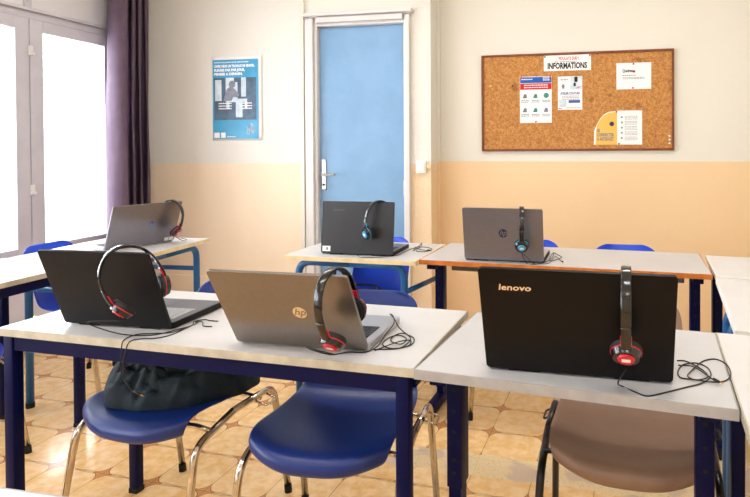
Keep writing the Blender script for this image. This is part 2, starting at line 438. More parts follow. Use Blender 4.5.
obj('curtain_rod', T([(-3.22, 3.1, 2.64), (-3.22, 3.92, 2.64)], .012, 12), 'steel', cur)

# ------------------------------------------------------------------ ceiling lamps, unseen above the frame, added as fill light
for (lx, ly) in ((-1.9, 2.6), (.3, 2.6), (-1.9, .4), (.3, .4), (-1.9, -1.8), (.3, -1.8)):
    r = tag(empty('ceiling_fill_lamp', (lx, ly, ZC)), 'long white fluorescent lamp, unseen, added under the ceiling as fill light', 'lamp', 'unseen fluorescent lamps added as fill light')
    obj('lamp_housing', B(-.62, .62, -.07, .07, -.05, 0, bev=.005), 'lamp_body', r)
    obj('lamp_tube', T([(-.58, 0, -.068), (.58, 0, -.068)], .016, 10), 'tube_light', r)
    a = area('lamp_glow', (0, 0, -.10), (0, 0, 0), 1.15, .12, 20, (1, .98, .95)); a.parent = r

# ------------------------------------------------------------------ desks
ZT = .755
def desk(name, label, cat, loc, yaw, w, d, style, frame, top, edge, th=.022, group=None, **k):
    """loc = front-left corner on the floor; local x along the front, y towards the back"""
    r = tag(empty(name, (loc[0], loc[1], 0), yaw), label, cat, group)
    e = .003
    tp = obj('tabletop', B(e, w - e, e, d - e, ZT - th, ZT, bev=.0015), top, r)
    bm = bmesh.new()
    for a in ((0, w, 0, e), (0, w, d - e, d), (0, e, e, d - e), (w - e, w, e, d - e)): box(bm, *a, ZT - th, ZT - .0005)
    obj('edge_band', bm, edge, tp)
    zu = ZT - th
    if style == 'four_leg':
        s = .036; ins = k.get('ins', .012)
        rh = .045
        for y0 in (ins, d - ins - .03): obj('apron_rail', B(ins + s, w - ins - s, y0, y0 + .03, zu - rh, zu, bev=.003), frame, r)
        for x0 in (ins, w - ins - .03): obj('apron_rail', B(x0, x0 + .03, ins + s, d - ins - s, zu - rh, zu, bev=.003), frame, r)
        for x0 in (max(ins - .008, .002), w - ins - s - .006):
            for y0 in (ins, d - ins - s):
                lg = obj('leg', B(x0, x0 + s, y0, y0 + s, .012, zu, bev=.006), frame, r, auto=40)
                obj('foot_cap', B(x0 - .001, x0 + s + .001, y0 - .001, y0 + s + .001, 0, .02, bev=.003), 'rubber', lg)
    elif style == 'column':
        for x0 in (k.get('xl', .05), w - k.get('xr', .05) - .042):
            yc = d * k.get('yc', .42)
            bm = bmesh.new(); box(bm, x0, x0 + .042, yc, yc + .06, .38, zu - .03, bev=.003)
            col = obj('leg_column', bm, frame, r, auto=40)
            obj('inner_column', B(x0 + .005, x0 + .037, yc + .006, yc + .054, .04, .385), frame, col)
            for hz in (.64, .585, .53, .455, .42):
                bm = bmesh.new(); disc(bm, (x0 + .021, yc - .0005, hz), (0, 1, 0), .0055, .003, 12); obj('adjusting_hole', bm, 'hole', col)
            obj('foot', B(x0 - .003, x0 + .045, .03, d - .03, .012, .055, bev=.005), frame, r, auto=40)
            for y0 in (.022, d - .05): obj('foot_cap', B(x0, x0 + .044, y0, y0 + .028, 0, .05, bev=.004), 'rubber', r)
            obj('top_arm', B(x0 - .0, x0 + .042, .05, d - .05, zu - .032, zu, bev=.003), frame, r)
        obj('cross_beam', B(.09, w - .09, d * .42 + .015, d * .42 + .045, zu - .07, zu - .03, bev=.003), k.get('beam', frame), r)
    elif style == 'tube':
        R_ = .0175; ix, iy = k.get('ix', .075), k.get('iy', .06); zt = zu - R_
        long_x = w >= d or k.get('along') == 'x'
        if k.get('along') == 'y': long_x = False
        for s in (0, 1):
            if long_x: P = [(ix, iy if s == 0 else d - iy), (w - ix, iy if s == 0 else d - iy)]
            else: P = [(ix if s == 0 else w - ix, iy), (ix if s == 0 else w - ix, d - iy)]
            sk = k.get('skew', 0) * (.5 if s else -.5); P = [(P[0][0], P[0][1]), (P[1][0], P[1][1])]
            if long_x: P = [(P[0][0], P[0][1]), (P[1][0] + sk, P[1][1])]
            (xa, ya), (xb, yb) = P; mx, my = (xa + xb) / 2, (ya + yb) / 2
            fp = fillet([(xa, ya, .01), (xa, ya, zt), (mx, my, zt), ], .07, 8); obj('leg', T(fp, R_, 14), frame, r, smooth=True)
            fp = fillet([(xb, yb, .01), (xb, yb, zt), (mx, my, zt), ], .07, 8); obj('leg', T(fp, R_, 14), frame, r, smooth=True)
            for q in ((xa, ya), (xb, yb)):
                obj('foot_cap', T([(q[0], q[1], 0), (q[0], q[1], .025)], .0195, 14), 'rubber', r)
        sk = k.get('skew', 0) * .5
        for a, b in ([((x - q, iy, .59), (x + q, d - iy, .59)) for x, q in ((ix, 0), (w - ix, sk))] if long_x else [((ix, y, .59), (w - ix, y, .59)) for y in (iy, d - iy)]):
            obj('crossbar', T([a, b], .013, 10), frame, r, smooth=True)
    return r
desk('classroom_desk', 'long cream desk with navy square legs and worn edge under two laptops', 'desk', (-1.704, 1.375), -.055, 1.3, .5, 'four_leg', 'navy', 'top_cream', 'edge_cream')
desk('classroom_desk', 'short grey topped desk with drilled navy columns under the large black laptop', 'desk', (-.405, 1.302), -.115, .706, .5, 'column', 'navy', 'top_grey', 'edge_grey', th=.024, xl=.018, xr=.030, yc=.34)
desk('classroom_desk', 'long desk with orange wooden edge in front of the ochre wall', 'desk', (-.778, 2.59), -.07, 1.284, .49, 'column', 'navy', 'top_grey', 'edge_wood', beam='deck_grey', xl=.02, xr=.028, yc=.35)
desk('student_desk', 'short cream desk with light blue tube frame in front of the blue door', 'desk', (-1.47, 2.580), -.045, .69, .485, 'tube', 'cobalt', 'top_cream', 'edge_pale', skew=.06, ix=.05)
desk('student_desk', 'cream desk with light blue tube frame and silver laptop beside the curtain', 'desk', (-2.755, 2.285), .05, .615, .68, 'tube', 'cobalt', 'top_cream', 'edge_pale', along='y', ix=.045, iy=.06)
desk('classroom_desk', 'cream desk with navy rail and legs at the left edge under the window', 'desk', (-2.76, .97), 0, .5, 1.30, 'four_leg', 'navy', 'top_cream', 'edge_cream', ins=.02)
desk('classroom_desk', 'nearest pale desk, only its corner showing at the bottom left', 'desk', (-1.75, .225), 0, 1.3, .5, 'four_leg', 'navy', 'top_grey', 'edge_grey')
desk('side_desk', 'white desk in the far right corner, behind the wooden edged desk end', 'desk', (.510, 2.455), -.10, .70, .49, 'column', 'navy', 'top_white', 'edge_white', yc=.58, xl=.012)
desk('side_desk', 'white desk along the right edge, middle one of the right hand row', 'desk', (.413, 1.752), -.128, .70, .69, 'tube', 'cobalt', 'top_white', 'edge_white', ix=.02, iy=.27, along='x')
desk('side_desk', 'white desk nearest at the right edge, beside the large black laptop', 'desk', (.287, 1.10), -.108, .75, .625, 'four_leg', 'navy', 'top_white', 'edge_cream', ins=.04)

# ------------------------------------------------------------------ chairs
def make_chair(shell_mat, tube_mat):
    """origin on the floor below the middle of the front lip; faces -y"""
    r = empty('school_chair', (0, 0, 0))
    prof = [(.008, .398, .165), (-.006, .412, .184), (-.004, .430, .198), (.010, .443, .208), (.03, .448, .213), (.09, .447, .218), (.18, .438, .218), (.27, .431, .217), (.35, .433, .212),
            (.405, .448, .205), (.442, .478, .190), (.468, .52, .182), (.492, .58, .180), (.514, .64, .182), (.534, .695, .180), (.546, .728, .170), (.555, .752, .142), (.560, .766, .100)]
    bm = bmesh.new(); rows = []; NX = 14
    for j, (y, z, hw) in enumerate(prof):
        t = j / (len(prof) - 1); row = []
        py, pz = prof[min(j + 1, len(prof) - 1)][0] - prof[max(j - 1, 0)][0], prof[min(j + 1, len(prof) - 1)][1] - prof[max(j - 1, 0)][1]
        L_ = math.hypot(py, pz) or 1; ny, nz = -pz / L_, py / L_          # towards the sitter
        for i in range(NX + 1):
            s = -1 + 2 * i / NX; dish = .026 * abs(s) ** 2.6 * min(1, max(0, (t - .06) * 5)) if t < .85 else .026 * abs(s) ** 2.6 * (1 - (t - .85) * 2)
            if t < .12: dish -= .02 * (abs(s) ** 3) * (1 - t / .12)
            bowf = .06 * abs(s) ** 3.2 * max(0, 1 - y / .22)
            row.append(bm.verts.new((s * hw, y + ny * dish + bowf, z + nz * dish)))
        rows.append(row)
    for a, b in zip(rows, rows[1:]):
        for i in range(NX): bm.faces.new((a[i], a[i + 1], b[i + 1], b[i]))
    sh = obj('seat_shell', bm, shell_mat, r, smooth=True)
    md = sh.modifiers.new('solid', 'SOLIDIFY'); md.thickness = .007; md.offset = -1
    md = sh.modifiers.new('sub', 'SUBSURF'); md.levels = 1; md.render_levels = 2
    for s in (-1, 1):
        X = .232 * s
        obj('leg', T(fillet([(X * 1.07, -.015, .012), (X, .055, .385), (X, .22, .425)], .05, 8), .0115, 12), tube_mat, r, smooth=True)
        obj('leg', T(fillet([(X * 1.05, .50, .012), (X, .43, .425), (X, .22, .425)], .05, 8), .0115, 12), tube_mat, r, smooth=True)
        for q in ((X * 1.07, -.016), (X * 1.05, .50)):
            obj('foot_cap', T([(q[0], q[1], 0), (q[0] - .0002 * s, q[1] + (.004 if q[1] < .2 else -.003), .03)], .0135, 12), 'rubber', r)
    for y in (.12, .36): obj('seat_bracket', T([(-.232, y, .408), (-.18, y, .415), (.18, y, .415), (.232, y, .408)], .008, 8), tube_mat, r, smooth=True)
    for a, b in ((.235, .275), (-.235, -.262)):
        obj('link_hook', T(fillet([(a, .33, .412), (b, .33, .40), (b, .39, .40), (a, .39, .412)], .01, 3), .0035, 8), tube_mat, r, smooth=True)
    return r
G = 'blue plastic shell chairs around the desks'
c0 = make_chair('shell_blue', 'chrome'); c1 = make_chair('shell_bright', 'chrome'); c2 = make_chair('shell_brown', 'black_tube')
def place(proto, first, loc, rz, label, g=G):
    c = proto if first else copy_tree(proto)
    c.location = (loc[0], loc[1], 0); c.rotation_euler = (0, 0, rz); tag(c, label, 'chair', g); return c
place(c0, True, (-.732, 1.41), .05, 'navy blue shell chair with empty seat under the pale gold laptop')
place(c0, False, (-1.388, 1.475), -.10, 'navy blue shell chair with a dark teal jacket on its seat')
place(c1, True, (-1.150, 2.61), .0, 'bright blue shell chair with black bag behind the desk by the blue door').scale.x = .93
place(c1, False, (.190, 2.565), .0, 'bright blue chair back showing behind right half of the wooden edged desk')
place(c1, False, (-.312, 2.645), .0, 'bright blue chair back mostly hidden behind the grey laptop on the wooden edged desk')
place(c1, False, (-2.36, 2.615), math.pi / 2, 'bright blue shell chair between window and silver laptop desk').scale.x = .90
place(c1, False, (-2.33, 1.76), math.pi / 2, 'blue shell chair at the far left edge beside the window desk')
tag(c2, 'brown shell chair with black tube legs under the large black laptop', 'chair'); c2.location = (.100, 1.515, 0); c2.rotation_euler = (0, 0, -.06)

# ------------------------------------------------------------------ laptops
LT = {}
def laptop(key, label, x, y, yaw, wd, dp, tilt, lidm, deckm, keym, th=.020):
    """origin on the tabletop under the left end of the hinge; base runs to +y (the user sits there), lid leans to -y"""
    r = tag(empty('laptop', (x, y, ZT), yaw), label, 'laptop', None)
    bm = bmesh.new(); rounded_slab(bm, wd, dp - .004, .012, .003, th, 0, .004)
    base = obj('base', bm, deckm[0], r, auto=40)
    bm = bmesh.new(); rounded_slab(bm, wd - .006, dp - .012, .01, th, th + .001, .003, .008); obj('deck', bm, deckm[1], base)
    bm = bmesh.new(); kx0, ky0, kw = .022, .035, (wd - .044) / 15
    for rr in range(6):
        x_ = 0
        while x_ < 14.9:
            L_ = 1 if rr < 5 else (5 if 4 <= x_ < 5 else 1)
            L_ = min(L_, 15 - x_); box(bm, kx0 + x_ * kw + .0012, kx0 + (x_ + L_) * kw - .0012, ky0 + rr * .0175 + .0012, ky0 + (rr + 1) * .0175 - .0012, th + .001, th + .003); x_ += L_
    obj('keyboard', bm, keym, base)
    obj('touchpad', B(wd * .36, wd * .62, dp - .085, dp - .018, th + .001, th + .0014), deckm[1], base)
    for q in ((.03, .02), (wd - .06, .02), (.03, dp - .03), (wd - .06, dp - .03)): obj('rubber_foot', B(q[0], q[0] + .03, q[1], q[1] + .01, 0, .003), 'rubber', base)
    # lid: local frame x along hinge, z up the lid, y = thickness (back face at -y)
    lid = obj('lid', (lambda b: (rounded_slab(b, wd, dp, .010, -.004, .004, 0, 0, mt=Matrix.Rotation(math.pi / 2, 4, 'X')), b)[1])(bmesh.new()), lidm, r, auto=40)
    lid.location = (0, 0, .008); lid.rotation_euler = (tilt, 0, 0)
    obj('screen', B(.012, wd - .012, .004, .0048, .02, dp - .012), 'screen', lid)
    for a in (.12, .7): obj('hinge', T([(wd * a, .008, .006), (wd * (a + .18), .008, .006)], .007, 10), deckm[0], r)
    LT[key] = (r, lid, wd, dp, tilt, yaw, Vector((x, y, ZT + .008)))
    return r, lid
def lid_top(key, s):
    r, lid, wd, dp, tilt, yaw, o = LT[key]
    return o + Vector((math.cos(yaw), math.sin(yaw), 0)) * wd * s + (Vector((0, 0, 1)) * math.cos(tilt) - Vector((-math.sin(yaw), math.cos(yaw), 0)) * math.sin(tilt)) * dp
def round_logo(lid, cx, cz, r, disc_m, letter_m):
    bm = bmesh.new(); disc(bm, (cx, -.0045, cz), (0, 1, 0), r, .001, 32); lg = obj('logo_disc', bm, disc_m, lid)
    text('logo_letters', 'hp', r * 1.75, letter_m, lg, (cx - .02 * r, -.0053, cz - r * .42), shear=.35, bold=r * .02, align='CENTER')
_, l = laptop('F', 'pale gold laptop with round logo and red trimmed headphones on cream desk', -.925, 1.389, -.008, .373, .252, .533, 'lid_bronze', ('deck_silver', 'deck_silver'), 'key')
round_logo(l, .218, .125, .0185, 'gold_logo', 'lid_bronze')
_, l = laptop('K', 'black laptop without any logo, leftmost on the long cream desk', -1.536, 1.445, .014, .357, .248, .366, 'lid_black', ('lid_dark', 'deck_grey'), 'key_grey')
_, l = laptop('R', 'largest black laptop, on the short grey desk at right', -.235, 1.337, -.033, .419, .271, .359, 'lid_dark', ('lid_dark', 'lid_dark'), 'key')
text('logo_letters', 'lenovo', .021, 'cream_logo', l, (.043, -.0045, .218), bold=.0004, width=.072, shear=.1)
_, l = laptop('S', 'silver laptop on the light blue framed desk beside the curtain', -2.421, 2.498, 1.253, .373, .242, .363, 'lid_silver', ('deck_silver', 'deck_silver'), 'key')
round_logo(l, .22, .12, .0165, 'shiny_logo', 'lid_silver')
for k in (0, 1): obj('sticker', B(.315 + k * .027, .338 + k * .027, -.0048, -.004, .006, .026), 'paper', l)
_, l = laptop('M', 'charcoal laptop with small white sticker standing in front of the blue door', -1.297, 2.64, -.005, .375, .255, -.106, 'lid_charcoal', ('lid_dark', 'deck_grey'), 'key')
text('logo_letters', 'lenovo', .017, 'dull_logo', l, (.06, -.0045, .208), width=.055)
stk = obj('sticker', B(.008, .05, -.0048, -.004, .008, .034), 'paper', l)
obj('sticker_mark', B(.028, .038, -.0052, -.0048, .014, .028), 'ink_grey', stk)
_, l = laptop('B', 'grey laptop with dark round logo on the wooden edged desk', -.564, 2.621, -.044, .37, .247, .191, 'lid_silver', ('lid_dark', 'deck_silver'), 'key')
round_logo(l, .187, .130, .0205, 'blue_logo', 'lid_silver')

# ------------------------------------------------------------------ headphones
def ribbon(bm, path, hy, hn):
    """flat rounded band along a path in the XZ plane"""
    rings = []; N = len(path)
    for i, p in enumerate(path):
        d = (path[min(i + 1, N - 1)] - path[max(i - 1, 0)]).normalized(); n = Vector((-d.z, 0, d.x))
        row = []
        for k in range(12):
            a = 2 * math.pi * k / 12; ca, sa = math.cos(a), math.sin(a)
            row.append(bm.verts.new(p + Vector((0, 1, 0)) * hy * math.copysign(abs(ca) ** .5, ca) + n * hn * math.copysign(abs(sa) ** .7, sa)))
        rings.append(row)
    for a, b in zip(rings, rings[1:]):
        for k in range(12): bm.faces.new((a[k], a[(k + 1) % 12], b[(k + 1) % 12], b[k]))
    bm.faces.new(rings[0][::-1]); bm.faces.new(rings[-1])
def make_headphones(accent):
    r = empty('headphones', (0, 0, 0)); A, Bz = .074, .092
    def el(a): return Vector((-A * math.cos(a), 0, -Bz + Bz * math.sin(a) + .002))
    bm = bmesh.new(); ribbon(bm, [el(math.pi * k / 28) for k in range(29)], .0108, .0028); hb = obj('headband', bm, 'ph_black', r, smooth=True)
    bm = bmesh.new(); ribbon(bm, [Vector((p.x * .955, 0, (p.z) * .98 - .0045)) for p in [el(math.pi * (.14 + .72 * k / 20)) for k in range(21)]], .0095, .0012); obj('inner_padding', bm, 'ph_pad', hb, smooth=True)
    for s in (-1, 1):
        bm = bmesh.new(); ribbon(bm, smooth_path([(s * A, 0, -.085), (s * A * 1.02, 0, -.11), (s * A * .99, 0, -.135), (s * A * .90, 0, -.158)], 5), .0105, .0035)
        arm = obj('slider_arm', bm, 'ph_black', r, smooth=True)
        bm = bmesh.new(); ribbon(bm, smooth_path([(s * A * .95, 0, -.108), (s * A * .95, 0, -.125), (s * A * .90, 0, -.14), (s * A * .83, 0, -.152)], 5), .0115, .0022)
        obj('arm_lining', bm, accent, arm, smooth=True)
        t = .42; ax = Vector((s * math.cos(t), 0, -math.sin(t))); c = Vector((s * .060, 0, -.160))
        bm = bmesh.new(); disc(bm, c + ax * .004, ax, .0315, .012, 32, .027); shell = obj('ear_cup', bm, 'ph_black', r, auto=40)
        bm = bmesh.new(); disc(bm, c - ax * .0035, ax, .0325, .003, 32); obj('cup_ring', bm, accent, shell, auto=40)
        bm = bmesh.new(); disc(bm, c - ax * .0085, ax, .0335, .008, 32); disc(bm, c - ax * .0145, ax, .030, .006, 32); obj('ear_cushion', bm, 'ph_pad', shell, auto=40)
        bm = bmesh.new(); disc(bm, c + ax * .0115, ax, .0185, .005, 28, .0165); cap = obj('cup_cap', bm, accent, shell, auto=40)
        q = Vector((0, 0, 1)).rotation_difference(ax).to_matrix().to_4x4()
        bm = bmesh.new(); box(bm, -.006, .006, -.009, .009, 0, .0004, mt=Matrix.Translation(c + ax * .0142) @ q); obj('cap_mark', bm, 'paper', cap)
    return r
hr, hbl = make_headphones('ph_red'), make_headphones('ph_blue')
used = set()
def hang(proto, key, s, near_deg, lean, label, shift=(0, 0, 0), tip=0., sc_=1.):
    r = proto if proto.name not in used else copy_tree(proto); used.add(proto.name)
    p = lid_top(key, s) + Vector(shift)
    r.matrix_world = Matrix.Translation(p + Vector((0, 0, .004))) @ Matrix.Rotation(math.radians(near_deg + 180), 4, 'Z') @ Matrix.Rotation(math.radians(lean), 4, 'Y') @ Matrix.Rotation(math.radians(tip), 4, 'X') @ Matrix.Scale(sc_, 4)
    tag(r, label, 'headphones', 'wired headphones hung over laptop lids'); return r
def cable(root, paths, plug=True):
    bpy.context.view_layer.update(); inv = root.matrix_world.inverted()
    bm = bmesh.new()
    for pth in paths: tube(bm, [inv @ v for v in smooth_path(pth, 5)], .0016, 6)
    cb = obj('cable', bm, 'cable', root, smooth=True)
    if plug:
        e = Vector(paths[-1][-1]) + Vector((0, 0, .003)); f = (e - Vector(paths[-1][-2])).normalized()
        bm = bmesh.new(); tube(bm, [inv @ (e - f * .002), inv @ (e + f * .018)], .003, 8); pg = obj('plug', bm, 'cable', cb, smooth=True)
        bm = bmesh.new(); tube(bm, [inv @ (e + f * .018), inv @ (e + f * .03)], .0014, 8); obj('jack', bm, 'brass', pg, smooth=True)
def cup(root, s=-1):
    bpy.context.view_layer.update(); return tuple(root.matrix_world @ Vector((s * .066, 0, -.19)))
def vary(pts, amp=.0): return [(x, y, z + (.0016 if i % 3 == 1 else (.0008 if i % 3 == 2 else 0))) for i, (x, y, z) in enumerate(pts)]
Z = .7568

h = hang(hr, 'R', .755, -94, -18, 'red trimmed headphones over the largest black laptop, cable curling right')
cable(h, [[cup(h), (.06, 1.20, .80), (.073, 1.29, Z), (.099, 1.264, Z), (.124, 1.249, Z), (.166, 1.277, Z), (.211, 1.311, Z), (.249, 1.341, Z), (.275, 1.386, Z), (.278, 1.435, Z), (.257, 1.462, Z), (.225, 1.446, Z),
  (.206, 1.401, Z), (.206, 1.363, Z), (.231, 1.355, Z + .001), (.270, 1.345, Z + .002), (.301, 1.363, Z), (.322, 1.404, Z), (.327, 1.465, Z), (.308, 1.498, Z), (.274, 1.476, Z), (.238, 1.407, Z + .002), (.222, 1.366, Z + .003), (.238, 1.351, Z + .002),
  (.265, 1.369, Z + .003), (.264, 1.419, Z), (.236, 1.469, Z), (.214, 1.471, Z)], [(.212, 1.44, Z), (.243, 1.43, Z + .003), (.262, 1.39, Z + .003), (.276, 1.352, Z + .003)]])
h = hang(hr, 'F', .865, -99, -26, 'red trimmed headphones hanging at right end of the pale gold laptop')
cable(h, [[cup(h), (-.68, 1.30, .79), (-.64, 1.345, Z + .002), (-.603, 1.375, Z), (-.559, 1.383, Z), (-.545, 1.432, Z), (-.545, 1.487, Z + .01), (-.545, 1.56, Z + .02), (-.56, 1.60, Z + .03), (-.57, 1.60, Z + .035), (-.545, 1.57, Z + .03), (-.53, 1.56, Z + .012), (-.50, 1.54, Z),
  (-.470, 1.511, Z), (-.460, 1.464, Z), (-.481, 1.430, Z), (-.511, 1.423, Z), (-.538, 1.450, Z), (-.538, 1.499, Z), (-.519, 1.527, Z), (-.485, 1.494, Z + .002), (-.488, 1.452, Z + .002), (-.522, 1.470, Z + .003), (-.526, 1.520, Z + .002), (-.505, 1.535, Z + .003),
  (-.474, 1.496, Z + .003), (-.474, 1.442, Z + .002), (-.494, 1.420, Z), (-.547, 1.405, Z)], [(-.54, 1.40, Z), (-.50, 1.46, Z + .004), (-.47, 1.48, Z + .004), (-.462, 1.45, Z)]], False)
h = hang(hr, 'K', .80, -124, -25, 'red trimmed headphones over the black laptop without logo', shift=(-.016, -.018, .008))
cable(h, [[cup(h), (-1.36, 1.345, .80), (-1.28, 1.37, .765), (-1.20, 1.40, Z), (-1.165, 1.46, Z), (-1.150, 1.50, Z), (-1.17, 1.535, Z), (-1.15, 1.557, Z), (-1.13, 1.551, Z), (-1.10, 1.55, Z)],
  [(-1.085, 1.50, Z), (-1.113, 1.500, Z), (-1.14, 1.531, Z + .002), (-1.16, 1.524, Z + .002), (-1.15, 1.52, Z), (-1.160, 1.435, Z), (-1.207, 1.413, Z), (-1.245, 1.400, Z), (-1.252, 1.37, Z), (-1.245, 1.342, Z - .004), (-1.243, 1.336, .726), (-1.246, 1.335, .692), (-1.238, 1.335, .659), (-1.218, 1.335, .639)],
  [(-1.150, 1.505, Z), (-1.149, 1.415, Z), (-1.171, 1.378, Z), (-1.207, 1.366, Z), (-1.226, 1.345, Z - .003), (-1.233, 1.337, .721), (-1.239, 1.336, .676), (-1.236, 1.336, .654), (-1.215, 1.335, .63), (-1.203, 1.335, .622)]])
h = hang(hr, 'S', .87, 8, -16, 'red trimmed headphones hanging at right end of the silver laptop')
cable(h, [[cup(h), (-2.26, 2.83, .78), (-2.25, 2.87, Z), (-2.27, 2.92, Z), (-2.33, 2.95, Z)]], False)
h = hang(hbl, 'M', .80, -128, 6, 'blue trimmed headphones over the charcoal laptop by the door')
cable(h, [[cup(h), (-1.08, 2.58, .765), (-.99, 2.60, Z), (-.915, 2.66, Z), (-.905, 2.76, Z), (-.89, 2.88, Z), (-.868, 2.793, Z), (-.885, 2.947, Z), (-.892, 3.03, Z), (-.865, 2.907, Z + .002), (-.854, 2.795, Z), (-.80, 2.788, Z), (-.79, 2.860, Z), (-.836, 2.912, Z), (-.890, 2.889, Z + .002), (-.842, 2.830, Z + .002), (-.80, 2.816, Z)]])
h = hang(hbl, 'B', .745, -83.5, -10, 'blue trimmed headphones over the grey laptop on the wooden edged desk')
cable(h, [[cup(h), (-.29, 2.56, .80), (-.270, 2.584, Z), (-.241, 2.566, Z), (-.205, 2.60, Z), (-.180, 2.66, Z), (-.166, 2.756, Z), (-.165, 2.854, Z), (-.172, 2.836, Z), (-.175, 2.741, Z), (-.17, 2.649, Z + .002), (-.148, 2.684, Z), (-.123, 2.756, Z), (-.140, 2.808, Z), (-.165, 2.87, Z), (-.172, 2.84, Z)],
  [cup(h), (-.265, 2.55, .79), (-.235, 2.58, Z), (-.19, 2.585, Z), (-.17, 2.62, Z), (-.160, 2.70, Z + .003), (-.15, 2.76, Z + .002), (-.13, 2.70, Z), (-.115, 2.645, Z)]])
# papers under the silver laptop
tag(obj('paper_sheet', B(-2.705, -2.495, 2.36, 2.655, ZT + .0003, ZT + .0015, bev=0), 'paper'), 'loose printed white sheets lying beside the silver laptop', 'paper')

# ------------------------------------------------------------------ jacket and bag on seats
def lump(name, m, cx, cy, z0, lx, ly, lz, rot, seed, amp=.35, parent=None):
    bm = bmesh.new(); bmesh.ops.create_icosphere(bm, subdivisions=5, radius=1)
    for v in bm.verts:
        p = v.co.copy(); q = p * 1.6 + Vector((seed, 0, 0))
        f = 1 + amp * .5 * noise.noise(q) + amp * .45 * (abs(noise.noise(Vector((p.x * 2.2 + p.y * 1.5 + seed, p.y * 4.2 - p.x * 2, p.z * 2)))) - .2)
        p = p * f
        p.x = math.copysign(abs(p.x) ** .8, p.x); z = max(p.z, -.25) + .25
        v.co = Vector((p.x * lx, p.y * ly, z * lz))
    o = obj(name, bm, m, parent, smooth=True); o.location = (cx, cy, z0); o.rotation_euler = (0, 0, rot); return o
# seat surface of the left chair: height under a point in the chair's own frame
def seat_z(y):
    P = [(0.0, .438), (.03, .448), (.09, .447), (.18, .438), (.27, .431), (.35, .433), (.405, .448), (.44, .478), (.462, .52), (.478, .58), (.492, .64)]
    for (a, za), (b, zb) in zip(P, P[1:]):
        if y <= b: return za + (zb - za) * (y - a) / (b - a)
    return P[-1][1]
bm = bmesh.new(); NX_, NY_ = 60, 60; top = []; bot = []
for j in range(NY_ + 1):
    rt, rb = [], []
    for i in range(NX_ + 1):
        u_, v_ = -1 + 2 * i / NX_, -1 + 2 * j / NY_
        # squircle outline with a wavy hem
        su, sv = u_ * math.sqrt(1 - v_ * v_ / 2), v_ * math.sqrt(1 - u_ * u_ / 2)
        x = su * .222 * (1 + .08 * noise.noise(Vector((u_ * 2, v_ * 2, 3)))) - .012; y = .262 + sv * .18 * (1 + .10 * noise.noise(Vector((u_ * 2, v_ * 2, 9)))) + .055 * u_
        rr = min(1, math.hypot(su, sv)); prof = (1 - rr ** 3.2) ** .6 if rr < 1 else 0
        fold = abs(noise.noise(Vector((x * 9 + y * 10, y * 16 - x * 7, 2.3)))) * .10 + .022 * (1 - abs(noise.noise(Vector((x * 14 + y * 22, y * 40 - x * 22, 5)))) * 3)
        ridge = .035 * math.exp(-((y - .21 - x * .35) / .02) ** 2)
        hh = prof * (.085 + .07 * (v_ + 1) * .5 + fold + ridge * (1 - .3 * u_))
        zb = seat_z(y) + .026 * min(1, abs(x) / .22) ** 2.6 + .004
        rb.append(bm.verts.new((x, y, zb))); rt.append(bm.verts.new((x, y, zb + .006 + hh)))
    top.append(rt); bot.append(rb)
for j in range(NY_):
    for i in range(NX_):
        bm.faces.new((top[j][i], top[j][i + 1], top[j + 1][i + 1], top[j + 1][i])); bm.faces.new((bot[j][i], bot[j + 1][i], bot[j + 1][i + 1], bot[j][i + 1]))
for k in range(NX_):
    for a, b in ((0, 0), (NY_, 1)):
        bm.faces.new((top[a][k], top[a][k + 1], bot[a][k + 1], bot[a][k])); bm.faces.new((top[k][a], top[k + 1][a], bot[k + 1][a], bot[k][a]))
jk = obj('jacket', bm, 'jacket', smooth=True); jk.location = (-1.370, 1.475, 0); jk.rotation_euler = (0, 0, -.10)
tag(jk, 'dark teal jacket lying crumpled on the seat of the left chair', 'jacket')
bg = tag(empty('bag', (-1.15, 2.87, .452)), 'black cloth bag lying on the bright blue chair behind the door desk', 'bag')
lump('bag_body', 'bag', 0, 0, 0, .185, .13, .055, 0, 4.1, .25, bg)
obj('bag_strap', T(smooth_path([(-.06, -.125, .05), (-.055, -.12, .11), (-.02, -.10, .125), (.08, -.10, .125), (.13, -.12, .09), (.15, -.12, .03)], 5), .006, 8), 'bag', bg, smooth=True)

# ------------------------------------------------------------------ notice board and papers
nb = tag(empty('notice_board', (-.089, YR, 1.602), 0), 'wide cork notice board in thin dark wooden frame on the ochre wall', 'board')
nb.rotation_euler = (0, math.radians(-.15), 0)
obj('cork_panel', B(-.655, .655, -.014, -.002, -.335, .335), 'cork', nb)
bm = bmesh.new()
for a in ((-.667, .667, .332, .347), (-.667, .667, -.347, -.332), (-.667, -.652, -.332, .332), (.652, .667, -.332, .332)): box(bm, a[0], a[1], -.024, 0, a[2], a[3], bev=.002)
obj('frame', bm, 'board_frame', nb)
YP = YR - .0155
def sheet(name, label, cat, x0, x1, z0, z1, m='paper', mt=None):
    r = tag(empty(name, (x0, YP, z0)), label, cat); obj('sheet', B(0, x1 - x0, -.0006, 0, 0, z1 - z0), m, r); return r
F_ = -.0009
def bars(name, r, m, rects, y=F_):
    bm = bmesh.new()
    for a in rects: box(bm, a[0], a[1], y - .0003, y + .0003, a[2], a[3])
    return obj(name, bm, m, r)
def lines(x0, x1, z, n, step, h, jit=.25):
    out = []
    for k in range(n):
        x = x0
        while x < x1 - .004:
            L_ = rnd.uniform(.007, .02); out.append((x, min(x + L_, x1), z - k * step - h, z - k * step)); x += L_ + .003
    return out
r = sheet('heading_sheet', 'white heading sheet printed INFORMATIONS at the top of the cork board', 'sign', -.306, .023, 1.821, 1.932)
text('heading_text', 'INFORMATIONS', .058, 'ink', r, (.026, F_ - .0003, .016), bold=.0024, width=.275)
text('title_text', 'POULATS SUD !', .03, 'ink_red', r, (.105, F_ - .0003, .076), bold=.0006, width=.14)
bars('subtitle', r, 'ink_grey', lines(.11, .235, .066, 1, .01, .004)); bars('emblem', r, 'ink_yellow', [(.078, .098, .060, .069)])
